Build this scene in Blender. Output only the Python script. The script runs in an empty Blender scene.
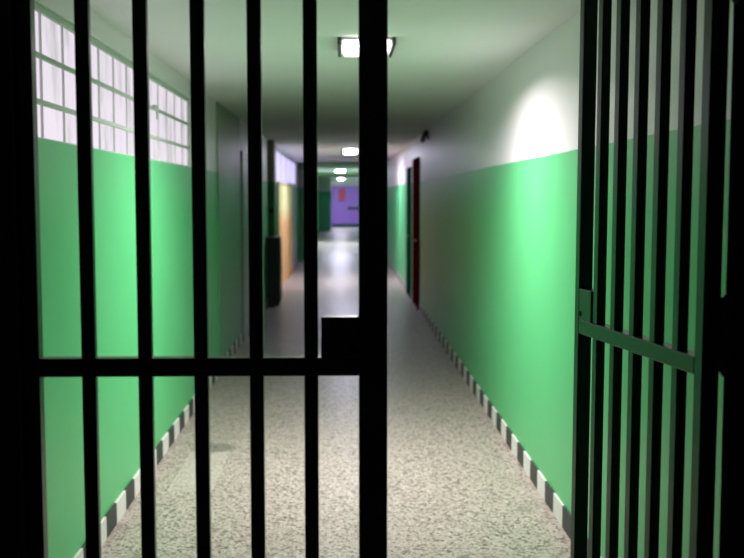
import bpy, bmesh, math, random
from mathutils import Vector, Matrix
random.seed(7)
S = bpy.context.scene
C = S.collection

# ------------------------------------------------------------------ camera
F_PX = 1050.0
PITCH, YAW = math.radians(4.5197), math.radians(1.57714)
cam = bpy.data.cameras.new('camera')
cam.sensor_width = 36.0
cam.lens = F_PX / 744.0 * 36.0
cam.clip_start = 0.05
cam.clip_end = 200
cam.dof.use_dof = True
cam.dof.focus_distance = 3.3
cam.dof.aperture_fstop = 3.7
co = bpy.data.objects.new('camera', cam)
C.objects.link(co)
co.location = (0, 0, 1.7)
co.rotation_euler = (math.pi / 2 - PITCH, 0, -YAW)
S.camera = co

# ------------------------------------------------------------------ world, exposure
w = bpy.data.worlds.new('world')
S.world = w
w.use_nodes = True
w.node_tree.nodes['Background'].inputs[0].default_value = (0.001, 0.001, 0.001, 1)
w.node_tree.nodes['Background'].inputs[1].default_value = 1.0
S.view_settings.view_transform = 'Standard'
S.view_settings.look = 'None'
S.view_settings.gamma = 1.0
S.view_settings.use_curve_mapping = False
S.view_settings.exposure = 0.0
S.cycles.use_denoising = True
S.cycles.max_bounces = 12
S.cycles.diffuse_bounces = 8
S.cycles.sample_clamp_indirect = 8.0

LAMP = 11.0           # radiance of the near diffuser
LAMP_W = 92.0        # watts of its tubes
LAMP_FAR = [95.0, 150.0, 110.0]
PANE_NEAR = (0.80, 0.71, 0.82, 1.0)
PANE_FAR = (0.62, 0.55, 1.0, 1.0)
PANE_NEAR_S, PANE_FAR_S = 1.0, 1.2

# ------------------------------------------------------------------ layout
L, R, CEIL, DADO = -1.19, 1.135, 2.585, 1.925
GATE_Y, FAR_Y, NEAR_Y = 2.30, 58.0, -0.6

# ------------------------------------------------------------------ materials
def newmat(name):
    m = bpy.data.materials.new(name)
    m.use_nodes = True
    nt = m.node_tree
    return m, nt, nt.nodes['Principled BSDF']

def N(nt, typ, **kw):
    n = nt.nodes.new(typ)
    for k, v in kw.items():
        setattr(n, k, v)
    return n

def mathn(nt, op, a, b=None, clamp=False):
    n = N(nt, 'ShaderNodeMath', operation=op, use_clamp=clamp)
    for i, v in enumerate((a, b)):
        if v is None:
            continue
        if isinstance(v, (int, float)):
            n.inputs[i].default_value = v
        else:
            nt.links.new(v, n.inputs[i])
    return n.outputs[0]

def mixc(nt, fac, a, b, blend='MIX'):
    n = N(nt, 'ShaderNodeMix', data_type='RGBA', blend_type=blend)
    ins = [n.inputs[0], n.inputs[6], n.inputs[7]]
    for s, v in zip(ins, (fac, a, b)):
        if isinstance(v, (int, float)):
            s.default_value = v
        elif isinstance(v, tuple):
            s.default_value = v if len(v) == 4 else (*v, 1)
        else:
            nt.links.new(v, s)
    return n.outputs[2]

def noise(nt, scale, detail=3, vec=None, rough=0.5):
    n = N(nt, 'ShaderNodeTexNoise')
    n.inputs['Scale'].default_value = scale
    n.inputs['Detail'].default_value = detail
    n.inputs['Roughness'].default_value = rough
    if vec is None:
        g = N(nt, 'ShaderNodeNewGeometry')
        vec = g.outputs['Position']
    nt.links.new(vec, n.inputs['Vector'])
    return n.outputs['Fac']

def ramp(nt, fac, lo, hi):
    n = N(nt, 'ShaderNodeMapRange')
    n.inputs[1].default_value = lo
    n.inputs[2].default_value = hi
    nt.links.new(fac, n.inputs[0])
    return n.outputs[0]

def plain(name, col, rough=0.5, metal=0.0, var=0.12, scale=14, spec=0.5):
    m, nt, b = newmat(name)
    f = noise(nt, scale)
    c = mixc(nt, f, tuple(x * (1 - var) for x in col), tuple(min(1, x * (1 + var)) for x in col))
    nt.links.new(c, b.inputs['Base Color'])
    b.inputs['Roughness'].default_value = rough
    b.inputs['Metallic'].default_value = metal
    b.inputs['Specular IOR Level'].default_value = spec
    return m

def two_tone(name, low, high, rough_low=0.42):
    m, nt, b = newmat(name)
    g = N(nt, 'ShaderNodeNewGeometry')
    s = N(nt, 'ShaderNodeSeparateXYZ')
    nt.links.new(g.outputs['Position'], s.inputs[0])
    wob = mathn(nt, 'MULTIPLY', mathn(nt, 'SUBTRACT', noise(nt, 3.0), 0.5), 0.008)
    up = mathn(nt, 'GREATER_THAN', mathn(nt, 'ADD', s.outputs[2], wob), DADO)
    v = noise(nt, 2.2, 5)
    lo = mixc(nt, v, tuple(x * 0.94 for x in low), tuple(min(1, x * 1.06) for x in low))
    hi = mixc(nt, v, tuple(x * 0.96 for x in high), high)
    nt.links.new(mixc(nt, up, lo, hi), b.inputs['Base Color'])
    b.inputs['Roughness'].default_value = rough_low
    bump = N(nt, 'ShaderNodeBump')
    bump.inputs['Strength'].default_value = 0.06
    bump.inputs['Distance'].default_value = 0.01
    nt.links.new(noise(nt, 60, 3), bump.inputs['Height'])
    nt.links.new(bump.outputs[0], b.inputs['Normal'])
    return m

GREEN = (0.105, 0.52, 0.205)
M_WALL = two_tone('green_and_white_paint', GREEN, (0.84, 0.78, 0.82))
M_PIER = two_tone('green_and_sage_paint', (0.08, 0.40, 0.15), (0.22, 0.34, 0.17))
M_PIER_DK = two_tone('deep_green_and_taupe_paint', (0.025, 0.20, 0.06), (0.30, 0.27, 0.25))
M_TEALWALL = two_tone('window_lit_teal_and_white', (0.10, 0.60, 0.38), (0.88, 0.88, 0.92))  # teal pier colours brightened to stand in for light from unseen windows
M_CEIL = plain('ceiling_paint', (0.86, 0.81, 0.86), 0.8, var=0.03, scale=2)
M_SAGE = plain('sage_beam_paint', (0.25, 0.36, 0.2), 0.7, var=0.05)
M_TRIM = plain('window_frame_paint', (0.50, 0.58, 0.50), 0.5, var=0.12)
M_MULL = plain('pale_mullion_paint', (0.74, 0.73, 0.72), 0.5, var=0.08)
M_IRON = plain('black_green_gate_paint', (0.020, 0.046, 0.029), 0.33, var=0.2, scale=30, spec=0.4)
M_STEEL = plain('worn_steel', (0.35, 0.36, 0.35), 0.35, 0.9)
M_DARK = plain('near_black_plastic', (0.012, 0.012, 0.014), 0.45)
M_BLACKHOLE = plain('keyhole_black', (0.004, 0.004, 0.004), 0.8)
M_PART = plain('dark_plaster', (0.05, 0.055, 0.05), 0.8)
M_RED = plain('dark_red_paint', (0.15, 0.004, 0.014), 0.7, spec=0.0)
M_REDSIGN = plain('red_enamel', (0.62, 0.02, 0.06), 0.4, var=0.05)
M_TEAL = plain('dark_teal_paint', (0.012, 0.10, 0.065), 0.7, spec=0.0)
M_PURPLE = plain('violet_paint', (0.36, 0.15, 0.70), 0.4, var=0.06, scale=2)
M_YELLOW = None
M_HOUSE = plain('lamp_housing_enamel', (0.05, 0.055, 0.05), 0.4)

def emit(name, col, s):
    m, nt, b = newmat(name)
    b.inputs['Base Color'].default_value = (0.8, 0.8, 0.8, 1)
    b.inputs['Emission Color'].default_value = (*col[:3], 1)
    b.inputs['Emission Strength'].default_value = s
    b.inputs['Roughness'].default_value = 0.4
    return m

def panes(name, col, s, dirt):
    m, nt, b = newmat(name)
    g = N(nt, 'ShaderNodeNewGeometry')
    mp = N(nt, 'ShaderNodeMapping')
    mp.inputs['Scale'].default_value = (1, 1.0, 0.35)
    nt.links.new(g.outputs['Position'], mp.inputs[0])
    d = ramp(nt, noise(nt, 5.0, 5, mp.outputs[0], 0.6), 0.50, 0.70)
    d2 = ramp(nt, noise(nt, 1.3, 2), 0.45, 0.75)
    k = mathn(nt, 'MULTIPLY', d, dirt)
    c = mixc(nt, k, col, (0.36, 0.36, 0.34))
    c = mixc(nt, mathn(nt, 'MULTIPLY', d2, 0.18), c, (0.55, 0.5, 0.62))
    nt.links.new(c, b.inputs['Emission Color'])
    b.inputs['Emission Strength'].default_value = s
    b.inputs['Base Color'].default_value = (0.06, 0.06, 0.06, 1)
    b.inputs['Roughness'].default_value = 0.5
    return m
M_PANE1 = panes('daylit_frosted_glass', PANE_NEAR, PANE_NEAR_S, 0.75)
M_PANE2 = panes('daylit_lilac_glass', PANE_FAR, PANE_FAR_S, 0.15)

def yellow_mat():
    m, nt, b = newmat('yellow_orange_board')
    g = N(nt, 'ShaderNodeNewGeometry')
    s = N(nt, 'ShaderNodeSeparateXYZ')
    nt.links.new(g.outputs['Position'], s.inputs[0])
    up = ramp(nt, s.outputs[2], 1.15, 1.5)
    v = noise(nt, 3.5, 4)
    lo = mixc(nt, v, (0.75, 0.28, 0.10), (0.78, 0.48, 0.22))
    hi = mixc(nt, v, (0.78, 0.66, 0.25), (0.72, 0.70, 0.40))
    nt.links.new(mixc(nt, up, lo, hi), b.inputs['Base Color'])
    b.inputs['Roughness'].default_value = 0.5
    return m
M_YELLOW = yellow_mat()

def terrazzo():
    m, nt, b = newmat('terrazzo')
    g = N(nt, 'ShaderNodeNewGeometry')
    pos = g.outputs['Position']
    # warp so that the chips are irregular
    nz = N(nt, 'ShaderNodeTexNoise')
    nz.inputs['Scale'].default_value = 30
    nz.inputs['Detail'].default_value = 2
    nt.links.new(pos, nz.inputs['Vector'])
    vm = N(nt, 'ShaderNodeVectorMath', operation='MULTIPLY_ADD')
    nt.links.new(nz.outputs['Color'], vm.inputs[0])
    vm.inputs[1].default_value = (0.010, 0.010, 0.0)
    nt.links.new(pos, vm.inputs[2])
    warped = vm.outputs[0]
    def vor(scale):
        v = N(nt, 'ShaderNodeTexVoronoi', feature='F1')
        v.inputs['Scale'].default_value = scale
        nt.links.new(warped, v.inputs['Vector'])
        s = N(nt, 'ShaderNodeSeparateColor')
        nt.links.new(v.outputs['Color'], s.inputs[0])
        return v, s
    v1, s1 = vor(48)
    v2, s2 = vor(85)
    base = mixc(nt, s1.outputs[0], (0.378, 0.314, 0.276), (0.454, 0.382, 0.347))
    base = mixc(nt, mathn(nt, 'GREATER_THAN', s1.outputs[1], 0.80), base, (0.257, 0.211, 0.182))
    base = mixc(nt, mathn(nt, 'GREATER_THAN', s2.outputs[0], 0.80), base, (0.115, 0.100, 0.088))
    base = mixc(nt, mathn(nt, 'GREATER_THAN', s2.outputs[1], 0.82), base, (0.544, 0.473, 0.438))
    sp = N(nt, 'ShaderNodeSeparateXYZ')
    nt.links.new(pos, sp.inputs[0])
    # a paler repaired slab and a dark worn blot beside it
    def box(x0, x1, y0, y1):
        a = mathn(nt, 'MULTIPLY', mathn(nt, 'GREATER_THAN', sp.outputs[0], x0), mathn(nt, 'LESS_THAN', sp.outputs[0], x1))
        c = mathn(nt, 'MULTIPLY', mathn(nt, 'GREATER_THAN', sp.outputs[1], y0), mathn(nt, 'LESS_THAN', sp.outputs[1], y1))
        return mathn(nt, 'MULTIPLY', a, c)
    base = mixc(nt, mathn(nt, 'MULTIPLY', box(-1.02, -0.76, 5.98, 6.90), 0.42), base, (0.571, 0.496, 0.454))
    dx = mathn(nt, 'DIVIDE', mathn(nt, 'SUBTRACT', sp.outputs[0], -0.87), 0.14)
    dy = mathn(nt, 'DIVIDE', mathn(nt, 'SUBTRACT', sp.outputs[1], 7.02), 0.14)
    rr = mathn(nt, 'ADD', mathn(nt, 'MULTIPLY', dx, dx), mathn(nt, 'MULTIPLY', dy, dy))
    rr = mathn(nt, 'ADD', rr, mathn(nt, 'MULTIPLY', mathn(nt, 'SUBTRACT', noise(nt, 14), 0.5), 1.2))
    blot = mathn(nt, 'SUBTRACT', 1.0, ramp(nt, rr, 0.5, 1.3))
    base = mixc(nt, mathn(nt, 'MULTIPLY', blot, 0.6), base, (0.10, 0.095, 0.08))
    big = ramp(nt, noise(nt, 0.9, 4), 0.35, 0.7)
    base = mixc(nt, mathn(nt, 'MULTIPLY', big, 0.14), base, (0.30, 0.26, 0.2))
    nt.links.new(base, b.inputs['Base Color'])
    nt.links.new(mathn(nt, 'ADD', mathn(nt, 'MULTIPLY', noise(nt, 5, 4), 0.14), 0.31), b.inputs['Roughness'])
    b.inputs['Specular IOR Level'].default_value = 0.5
    return m
M_FLOOR = terrazzo()

def skirting(name, start, pitch):
    m, nt, b = newmat(name)
    g = N(nt, 'ShaderNodeNewGeometry')
    s = N(nt, 'ShaderNodeSeparateXYZ')
    nt.links.new(g.outputs['Position'], s.inputs[0])
    t = mathn(nt, 'DIVIDE', mathn(nt, 'ADD', mathn(nt, 'SUBTRACT', s.outputs[1], start), 40 * pitch), pitch)
    fr = mathn(nt, 'FRACT', t)
    dark = mathn(nt, 'LESS_THAN', fr, 0.5)
    h = mathn(nt, 'FRACT', mathn(nt, 'MULTIPLY', t, 2.0))
    joint = mathn(nt, 'LESS_THAN', h, 0.025)
    v = noise(nt, 25, 4)
    wht = mixc(nt, v, (0.68, 0.64, 0.63), (0.82, 0.79, 0.78))
    drk = mixc(nt, v, (0.03, 0.034, 0.034), (0.08, 0.085, 0.082))
    c = mixc(nt, dark, wht, drk)
    c = mixc(nt, joint, c, (0.25, 0.24, 0.22))
    nt.links.new(c, b.inputs['Base Color'])
    b.inputs['Roughness'].default_value = 0.5
    b.inputs['Specular IOR Level'].default_value = 0.15
    return m
M_BASE_R = skirting('skirting_tiles_right', 5.485, 0.4665)
M_BASE_L = skirting('skirting_tiles_left', 5.13, 0.4665)

# ------------------------------------------------------------------ mesh helpers
def box(bm, x0, x1, y0, y1, z0, z1, bev=0.0, mi=0, seg=2):
    r = bmesh.ops.create_cube(bm, size=1.0)
    vs = r['verts']
    for v in vs:
        v.co = Vector(((x0 + x1) / 2 + v.co.x * (x1 - x0), (y0 + y1) / 2 + v.co.y * (y1 - y0), (z0 + z1) / 2 + v.co.z * (z1 - z0)))
    fs = list({f for v in vs for f in v.link_faces})
    for f in fs:
        f.material_index = mi
    if bev > 0:
        es = list({e for v in vs for e in v.link_edges})
        bmesh.ops.bevel(bm, geom=es, offset=bev, segments=seg, affect='EDGES', profile=0.5)

def cyl(bm, p0, p1, r, seg=20, bev=0.0, r2=None):
    p0, p1 = Vector(p0), Vector(p1)
    d = p1 - p0
    q = Vector((0, 0, 1)).rotation_difference(d.normalized())
    mtx = Matrix.Translation((p0 + p1) / 2) @ q.to_matrix().to_4x4()
    res = bmesh.ops.create_cone(bm, cap_ends=True, segments=seg, radius1=r, radius2=r if r2 is None else r2, depth=d.length, matrix=mtx)
    if bev > 0:
        vs = res['verts']
        es = [e for e in {e for v in vs for e in v.link_edges} if any(len(f.verts) > 4 for f in e.link_faces)]
        bmesh.ops.bevel(bm, geom=es, offset=bev, segments=2, affect='EDGES', profile=0.5)

def obj(name, bm, mats, parent=None, smooth=False):
    me = bpy.data.meshes.new(name)
    bmesh.ops.recalc_face_normals(bm, faces=bm.faces)
    bm.to_mesh(me)
    bm.free()
    for m in (mats if isinstance(mats, (list, tuple)) else [mats]):
        me.materials.append(m)
    if smooth:
        for p in me.polygons:
            p.use_smooth = len(p.vertices) <= 4
    o = bpy.data.objects.new(name, me)
    C.objects.link(o)
    if parent is not None:
        o.parent = parent
    return o

def bx(name, mats, parent, *dims, bev=0.0):
    bm = bmesh.new()
    box(bm, *dims, bev=bev)
    return obj(name, bm, mats, parent)

def struct(o):
    o['kind'] = 'structure'
    return o

def thing(name, label, cat, loc=(0, 0, 0), rz=0.0, group=None):
    o = bpy.data.objects.new(name, None)
    C.objects.link(o)
    o.location = loc
    o.rotation_euler = (0, 0, rz)
    o['label'] = label
    o['category'] = cat
    if group:
        o['group'] = group
    return o

# ------------------------------------------------------------------ setting
struct(bx('floor', M_FLOOR, None, -1.7, 1.7, NEAR_Y, FAR_Y + 0.3, -0.15, 0.0))

bm = bmesh.new()
box(bm, -1.7, 1.7, NEAR_Y, FAR_Y + 0.3, CEIL, CEIL + 0.2)
box(bm, L, R, 25.0, 25.35, 2.525, CEIL + 0.01)
box(bm, L, R, 39.6, 40.0, 2.47, CEIL + 0.01, mi=1)
struct(obj('ceiling', bm, [M_CEIL, M_SAGE]))

W1 = (3.90, 8.31, 1.925, 2.46)      # near window: y0 y1 z0 z1
W2 = (18.6, 27.1, 1.98, 2.56)      # far window
bm = bmesh.new()
T = 0.25
box(bm, L - T, L, GATE_Y + 0.1, FAR_Y, 0, W1[2])
box(bm, L - T, L, GATE_Y + 0.1, W1[0], W1[2], CEIL)
box(bm, L - T, L, W1[0], W1[1], W1[3], CEIL)
box(bm, L - T, L, W1[1], W2[0], W1[2], CEIL)
box(bm, L - T, L, W2[0], W2[1], W1[2], W2[2])
box(bm, L - T, L, W2[0], W2[1], W2[3], CEIL)
box(bm, L - T, L, W2[1], FAR_Y, W1[2], CEIL)
struct(obj('wall_left', bm, M_WALL))
# sage-painted facing and piers standing out of the left wall
struct(bx('trim_1', M_PIER, None, L, L + 0.012, 10.0, 12.15, 0.115, CEIL))
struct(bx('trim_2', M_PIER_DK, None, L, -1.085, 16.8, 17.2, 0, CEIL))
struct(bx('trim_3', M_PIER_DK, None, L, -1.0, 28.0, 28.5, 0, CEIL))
struct(bx('trim_4', M_TEALWALL, None, L, -0.58, 51.0, 51.6, 0, CEIL))

struct(bx('wall_right', M_WALL, None, R, R + 0.25, GATE_Y + 0.1, FAR_Y, 0, CEIL))
struct(bx('wall_end', M_WALL, None, L - 0.25, R + 0.25, FAR_Y, FAR_Y + 0.25, 0, CEIL))

# partition that carries the gate
OP_L, OP_R, OP_T = -0.79, 0.915, 2.50
bm = bmesh.new()
box(bm, -1.7, OP_L, GATE_Y - 0.05, GATE_Y + 0.10, 0, CEIL)
box(bm, OP_R, 1.7, GATE_Y - 0.05, GATE_Y + 0.10, 0, CEIL)
box(bm, OP_L, OP_R, GATE_Y - 0.05, GATE_Y + 0.10, OP_T, CEIL)
struct(obj('wall_front', bm, M_PART))

def skirt(name, mat, side):
    bm = bmesh.new()
    if side < 0:
        for y0, y1 in ((GATE_Y + 0.1, 12.25), (13.45, 16.8), (17.2, 18.6), (25.5, 28.0), (28.5, 51.0)):
            box(bm, L, L + 0.014, y0, y1, 0, 0.115, bev=0.002, seg=1)
    else:
        for y0, y1 in ((GATE_Y + 0.1, 15.55), (16.75, 17.45), (18.35, 57.9)):
            box(bm, R - 0.012, R, y0, y1, 0, 0.115, bev=0.002, seg=1)
    struct(obj(name, bm, mat))
skirt('baseboard_left', M_BASE_L, -1)
skirt('baseboard_right', M_BASE_R, 1)

def window(name, win, cuts, rails, frame_w, mull, rail_h, pane_mat):
    y0, y1, z0, z1 = win
    root = bpy.data.objects.new(name, None)
    C.objects.link(root)
    root.location = (L, (y0 + y1) / 2, z0)
    root['kind'] = 'structure'
    ox, oy, oz = root.location
    xa, xb = -0.05, -0.012
    bm = bmesh.new()
    H, HW = z1 - z0, (y1 - y0) / 2
    box(bm, xa, xb, -HW, HW, H - frame_w, H, bev=0.004)
    box(bm, xa, xb, -HW, HW, 0, 0.008, bev=0.002)
    box(bm, xa, xb, -HW, -HW + frame_w * .6, 0, H, bev=0.004)
    box(bm, xa, xb, HW - frame_w * .6, HW, 0, H, bev=0.004)
    obj('window_frame', bm, M_TRIM, root)
    bm = bmesh.new()
    for y in cuts:
        box(bm, xb - 0.014, xb - 0.004, y - oy - mull / 2, y - oy + mull / 2, 0, H, bev=0.002)
    obj('mullions', bm, M_MULL, root)
    bm = bmesh.new()
    for z in rails:
        box(bm, xb - 0.014, xb, -HW, HW, z - oz - rail_h / 2, z - oz + rail_h / 2, bev=0.003)
    if rails:
        obj('glazing_bars', bm, M_TRIM, root)
    else:
        bm.free()
    bx('pane', pane_mat, root, -0.032, -0.026, -HW, HW, 0, H)
    return root

w1 = window('window_1', W1, [8.325 - 0.3353 * k for k in range(1, 14)], (2.257, 2.074), 0.030, 0.012, 0.022, M_PANE1)
bm = bmesh.new()
box(bm, -0.012, 0.012, 6.73 - 6.105, 6.81 - 6.105, 0.315, 0.35, bev=0.004)
box(bm, 0.004, 0.02, 6.755 - 6.105, 6.785 - 6.105, 0.26, 0.335, bev=0.004)
obj('window_latch', bm, M_TRIM, w1)
window('window_2', W2, [18.6 + 2.0 * k for k in range(1, 5)], (), 0.05, 0.09, 0.03, M_PANE2)

# doors on the right wall
def side_door(name, y0, y1, h, mat, mat2, proud, left=False):
    root = bpy.data.objects.new(name, None)
    C.objects.link(root)
    root.location = (L if left else R, (y0 + y1) / 2, 0)
    if left:
        root.rotation_euler = (0, 0, math.pi)
    root['kind'] = 'structure'
    hw = (y1 - y0) / 2
    bm = bmesh.new()
    box(bm, -proud, 0, -hw, -hw + 0.09, 0, h, bev=0.004)
    box(bm, -proud, 0, hw - 0.09, hw, 0, h, bev=0.004)
    box(bm, -proud, 0, -hw, hw, h - 0.09, h, bev=0.004)
    obj('door_frame', bm, mat, root)
    bm = bmesh.new()
    box(bm, -proud * 0.55, 0, -hw + 0.09, hw - 0.09, 0.005, h - 0.09)
    for z0, z1 in ((0.18, 0.95), (1.1, h - 0.25)):
        box(bm, -proud * 0.75, -proud * 0.4, -hw + 0.2, hw - 0.2, z0, z1, bev=0.004)
    obj('door_panel', bm, mat2, root)
    bm = bmesh.new()
    cyl(bm, (-proud * .5, -hw + 0.16, 1.03), (-proud * .5 - 0.045, -hw + 0.16, 1.03), 0.011)
    cyl(bm, (-proud * .5 - 0.04, -hw + 0.155, 1.03), (-proud * .5 - 0.04, -hw + 0.28, 1.03), 0.009)
    obj('door_handle', bm, M_STEEL, root)
side_door('door_1', 15.58, 16.72, 2.275, M_RED, M_RED, 0.03)
side_door('door_2', 17.48, 18.32, 2.18, M_TEAL, M_TEAL, 0.03)
M_GREY = plain('grey_metal_door_paint', (0.30, 0.33, 0.34), 0.4)
side_door('door_4', 12.25, 13.45, 2.22, M_GREY, M_GREY, 0.03, left=True)

# violet double door in the end wall
root = bpy.data.objects.new('door_3', None)
C.objects.link(root)
root.location = (0.23, FAR_Y, 0)
root['kind'] = 'structure'
DW = 0.81
bm = bmesh.new()
box(bm, -DW - 0.08, -DW, -0.06, 0, 0, 2.26, bev=0.004)
box(bm, DW, DW + 0.08, -0.06, 0, 0, 2.26, bev=0.004)
box(bm, -DW, DW, -0.06, 0, 2.18, 2.26, bev=0.004)
obj('door_frame', bm, M_PURPLE, root)
for s in (-1, 1):
    x0, x1 = sorted((s * 0.004, s * DW))
    leaf = bx('door_panel', M_PURPLE, root, x0, x1, -0.045, 0, 0.01, 2.18, bev=0.004)
    bm = bmesh.new()
    box(bm, x0 + 0.004, x1 - 0.004, -0.052, -0.044, 0.015, 0.16, bev=0.002)
    obj('kick_plate', bm, M_TEAL, leaf)
bm = bmesh.new()
cyl(bm, (0.06, -0.13, 1.03), (0.76, -0.13, 1.03), 0.05)
for x in (0.07, 0.75):
    box(bm, x - 0.03, x + 0.03, -0.13, -0.04, 0.97, 1.09, bev=0.004)
obj('panic_bar', bm, M_TEAL, root, smooth=True)

# ------------------------------------------------------------------ ceiling lights
def ceiling_light(name, x, y0, y1, wd, rad, label, tint=(0.82, 0.79, 1.0)):
    yc = (y0 + y1) / 2
    hl = (y1 - y0) / 2
    t = thing(name, label, 'ceiling light', (x, yc, CEIL), 0, 'fluorescent lights along the corridor ceiling')
    hw = wd / 2
    bm = bmesh.new()
    box(bm, -hw + 0.012, hw - 0.012, -hl, hl, -0.018, 0, bev=0.003)
    obj('housing', bm, M_CEIL, t)
    for s in (-1, 1):
        x0, x1 = sorted((s * (hw - 0.012), s * (hw + 0.010)))
        bx('side_baffle', M_HOUSE, t, x0, x1, -hl - 0.004, hl + 0.004, -0.040, 0, bev=0.003)
    d = bx('diffuser', emit('lit_diffuser_' + name.replace('.', '_'), tint, rad), t,
           -hw + 0.03, hw - 0.03, -hl, hl, -0.034, -0.0185, bev=0.004)
    return t
near_light = ceiling_light('ceiling_light', 0.135, 5.95, 6.50, 0.308, LAMP, 'nearest ceiling light, white panel between dark side baffles, just inside the gate', (1.0, 0.93, 0.93))
ld = bpy.data.lights.new('tube_glow', 'AREA')
ld.shape = 'RECTANGLE'
ld.size, ld.size_y = 0.25, 0.54
ld.energy = LAMP_W
ld.color = (1.0, 0.93, 0.93)
ld.spread = math.radians(161)
lo = bpy.data.objects.new('tube_glow', ld)
C.objects.link(lo)
lo.parent = near_light
lo.location = (0, 0, -0.037)
ceiling_light('ceiling_light', 0.145, 20.0, 21.3, 0.30, LAMP_FAR[0], 'bright oblong ceiling light by the far lilac window, second from the gate')
ceiling_light('ceiling_light', -0.09, 36.2, 37.6, 0.34, LAMP_FAR[1], 'small ceiling light just in front of the green beam, third from the gate')
ceiling_light('ceiling_light', -0.09, 53.6, 55.0, 0.34, LAMP_FAR[2], 'farthest ceiling light, beyond the green beam near the violet doors')

# ------------------------------------------------------------------ things along the corridor
t = thing('storage_cabinet', 'black waist-high cabinet against the left wall under the small dark box', 'cabinet', (-1.085, 16.45, 0))
bx('body', M_DARK, t, -0.10, 0.10, -0.19, 0.24, 0.04, 1.03, bev=0.006)
bx('top', M_DARK, t, -0.105, 0.11, -0.20, 0.25, 1.03, 1.06, bev=0.006)
bx('plinth', M_DARK, t, -0.095, 0.085, -0.17, 0.23, 0, 0.04)
d = bx('door', M_DARK, t, 0.10, 0.112, -0.18, 0.23, 0.06, 1.02, bev=0.004)
bm = bmesh.new()
cyl(bm, (0.125, -0.12, 0.5), (0.125, -0.12, 0.62), 0.006)
for z in (0.51, 0.61):
    cyl(bm, (0.110, -0.12, z), (0.126, -0.12, z), 0.005)
obj('handle', bm, M_STEEL, d)

t = thing('alarm_box', 'small dark wall box on the green pier above the black cabinet', 'box', (-1.165, 16.8, 1.43))
bx('body', M_DARK, t, -0.012, 0.075, -0.06, 0, 0, 0.085, bev=0.006)
bx('lid', M_DARK, t, -0.008, 0.071, -0.07, -0.06, 0.005, 0.08, bev=0.004)

t = thing('wall_panel', 'tall yellow and orange board on the left wall below the lilac window', 'panel', (L, 21.35, 0.0))
bx('board', M_YELLOW, t, 0.013, 0.045, -2.65, 2.65, 0.0, 1.95, bev=0.006)
bm = bmesh.new()
for y0, y1, z0, z1 in ((-2.65, -2.58, 0, 1.95), (2.58, 2.65, 0, 1.95), (-2.58, 2.58, 1.90, 1.95)):
    box(bm, 0.045, 0.052, y0, y1, z0, z1, bev=0.002)
obj('edge_strip', bm, plain('ochre_strip', (0.5, 0.38, 0.18), 0.5), t)
t = thing('wall_panel', 'narrow violet board next to the tall yellow board on the left wall', 'panel', (L, 24.75, 0.0))
bx('board', M_PURPLE, t, 0.013, 0.045, -0.68, 0.68, 0.0, 1.95, bev=0.006)
bx('cap', M_PURPLE, t, 0.013, 0.055, -0.69, 0.69, 1.95, 1.98, bev=0.004)

t = thing('wall_sign', 'red upright panel fixed high on the violet end doors', 'sign', (-0.05, FAR_Y - 0.045, 1.42))
bx('panel', M_REDSIGN, t, -0.17, 0.17, -0.022, 0, 0, 0.68, bev=0.006)
bm = bmesh.new()
for q in ((-0.17, 0.17, 0.66, 0.68), (-0.17, 0.17, 0.0, 0.02), (-0.17, -0.15, 0.02, 0.66), (0.15, 0.17, 0.02, 0.66)):
    box(bm, q[0], q[1], -0.03, -0.022, q[2], q[3])
obj('rim', bm, M_RED, t)

t = thing('security_camera', 'small dark bracketed camera high on the right wall before the red door', 'camera', (R, 14.0, 2.50))
bx('wall_plate', M_DARK, t, -0.012, 0, -0.05, 0.05, -0.06, 0.06, bev=0.003)
bm = bmesh.new()
cyl(bm, (-0.01, 0, 0.0), (-0.06, -0.03, -0.02), 0.012)
obj('arm', bm, M_DARK, t, smooth=True)
bm = bmesh.new()
cyl(bm, (-0.075, 0.10, -0.06), (-0.045, -0.14, 0.035), 0.034, bev=0.006)
obj('body', bm, M_DARK, t, smooth=True)

# ------------------------------------------------------------------ gate
bm = bmesh.new()
FL, FR = -0.704, 0.858
box(bm, OP_L, FL, GATE_Y - 0.02, GATE_Y + 0.025, 0, OP_T, bev=0.003)
box(bm, FR, OP_R, GATE_Y + 0.018, GATE_Y + 0.025, 0, OP_T, bev=0.002)
box(bm, FL, FR, GATE_Y - 0.02, GATE_Y + 0.025, 2.455, OP_T, bev=0.003)
box(bm, OP_L, -0.686, GATE_Y + 0.066, GATE_Y + 0.080, 0, OP_T, bev=0.002)      # stop strip behind the hinge side
struct(obj('trim_5', bm, M_IRON))

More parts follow.
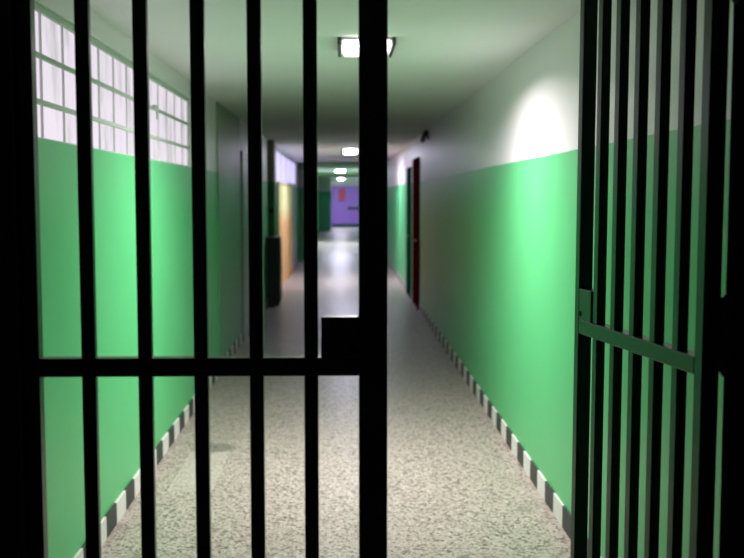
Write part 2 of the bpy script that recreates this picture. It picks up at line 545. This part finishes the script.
Z0, Z1 = 0.03, 2.44
RAIL0, RAIL1 = 1.303, 1.344
def gate_leaf(label, loc, rz, sg, length, hinge_w, free_w, bars, lockx, D=0.036, bt=(0.005, 0.026), rack=0.0):
    """local x runs from the hinge to the free edge, thickness goes along sg*y behind the face y=0"""
    t = thing('gate_leaf', label, 'gate', loc, rz, 'two leaves of the barred gate')
    def b(name, x0, x1, d0, d1, z0, z1, bev, mat=M_IRON, parent=t):
        ya, yb = sorted((sg * d0, sg * d1))
        return bx(name, mat, parent, x0, x1, ya, yb, z0, z1, bev=bev)
    b('stile', 0, hinge_w, 0, D, Z0, Z1, 0.0025)
    b('stile', length - free_w, length, 0, D, Z0, Z1, 0.0025)
    for z0, z1 in ((Z0, Z0 + 0.05), (RAIL0, RAIL1), (Z1 - 0.05, Z1)):
        b('rail', hinge_w, length - free_w, 0.0, D, z0, z1, 0.0025)
    for x in bars:
        for_z = ((Z0 + 0.05, RAIL0), (RAIL1, Z1 - 0.05))
        bm = bmesh.new()
        for z0, z1 in for_z:
            ya, yb = sorted((sg * bt[0], sg * bt[1]))
            box(bm, x - 0.0154, x + 0.0154, ya, yb, z0 - 0.001, z1 + 0.001, bev=0.002)
        obj('bar', bm, M_IRON, t)
    lk = b('lock_box', lockx[0], lockx[1], 0.0, D, RAIL1 - 0.001, 1.434, 0.003)
    for d0, d1 in ((-0.002, 0.002), (D - 0.002, D + 0.002)):
        bm = bmesh.new()
        cyl(bm, (lockx[1] - 0.014, sg * d0, 1.362), (lockx[1] - 0.014, sg * d1, 1.362), 0.0075, 14)
        obj('keyhole', bm, M_BLACKHOLE, lk)
    for zc in (0.35, 1.395, 2.20):
        bm = bmesh.new()
        cyl(bm, (-0.004, sg * (D + 0.010), zc - 0.085), (-0.004, sg * (D + 0.010), zc - 0.004), 0.0095, bev=0.001)
        cyl(bm, (-0.004, sg * (D + 0.010), zc), (-0.004, sg * (D + 0.010), zc + 0.085), 0.0115, bev=0.001)
        cyl(bm, (-0.004, sg * (D + 0.010), zc - 0.09), (-0.004, sg * (D + 0.010), zc + 0.09), 0.006)
        ya, yb = sorted((sg * (D - 0.001), sg * (D + 0.004)))
        box(bm, -0.004, 0.024, ya, yb, zc - 0.08, zc + 0.08)
        obj('hinge', bm, M_IRON, t, smooth=True)
    if rack:                                        # the leaf hangs slightly out of square
        for c in t.children_recursive:
            for v in c.data.vertices:
                v.co.x += rack * (v.co.z - 1.6)
    return t

# left leaf, shut: face at GATE_Y
LX = -0.700
lb = [LB - LX for LB in (-0.5608, -0.4371, -0.3142, -0.1920, -0.0712)]
gate_leaf('closed left leaf of the barred gate with a lock box on its rail', (LX, GATE_Y, 0), 0.0, 1,
          0.0975 - LX, 0.033, 0.063, lb, (-0.049 - LX, 0.0345 - LX))
# right leaf, standing open into the corridor
U = Vector((-0.13697, 0.99057))
H0 = Vector((0.77863, 2.30464)) - 0.05 * U
rz = math.atan2(U.y, U.x)
gate_leaf('open right leaf of the barred gate swung into the corridor', (H0.x, H0.y, 0), rz, -1,
          0.790, 0.038, 0.033, [0.054 + s + 0.0148 for s in (0.075, 0.1998, 0.324, 0.449, 0.573)], (0.663, 0.7572), 0.041, (0.004, 0.030), -0.008)
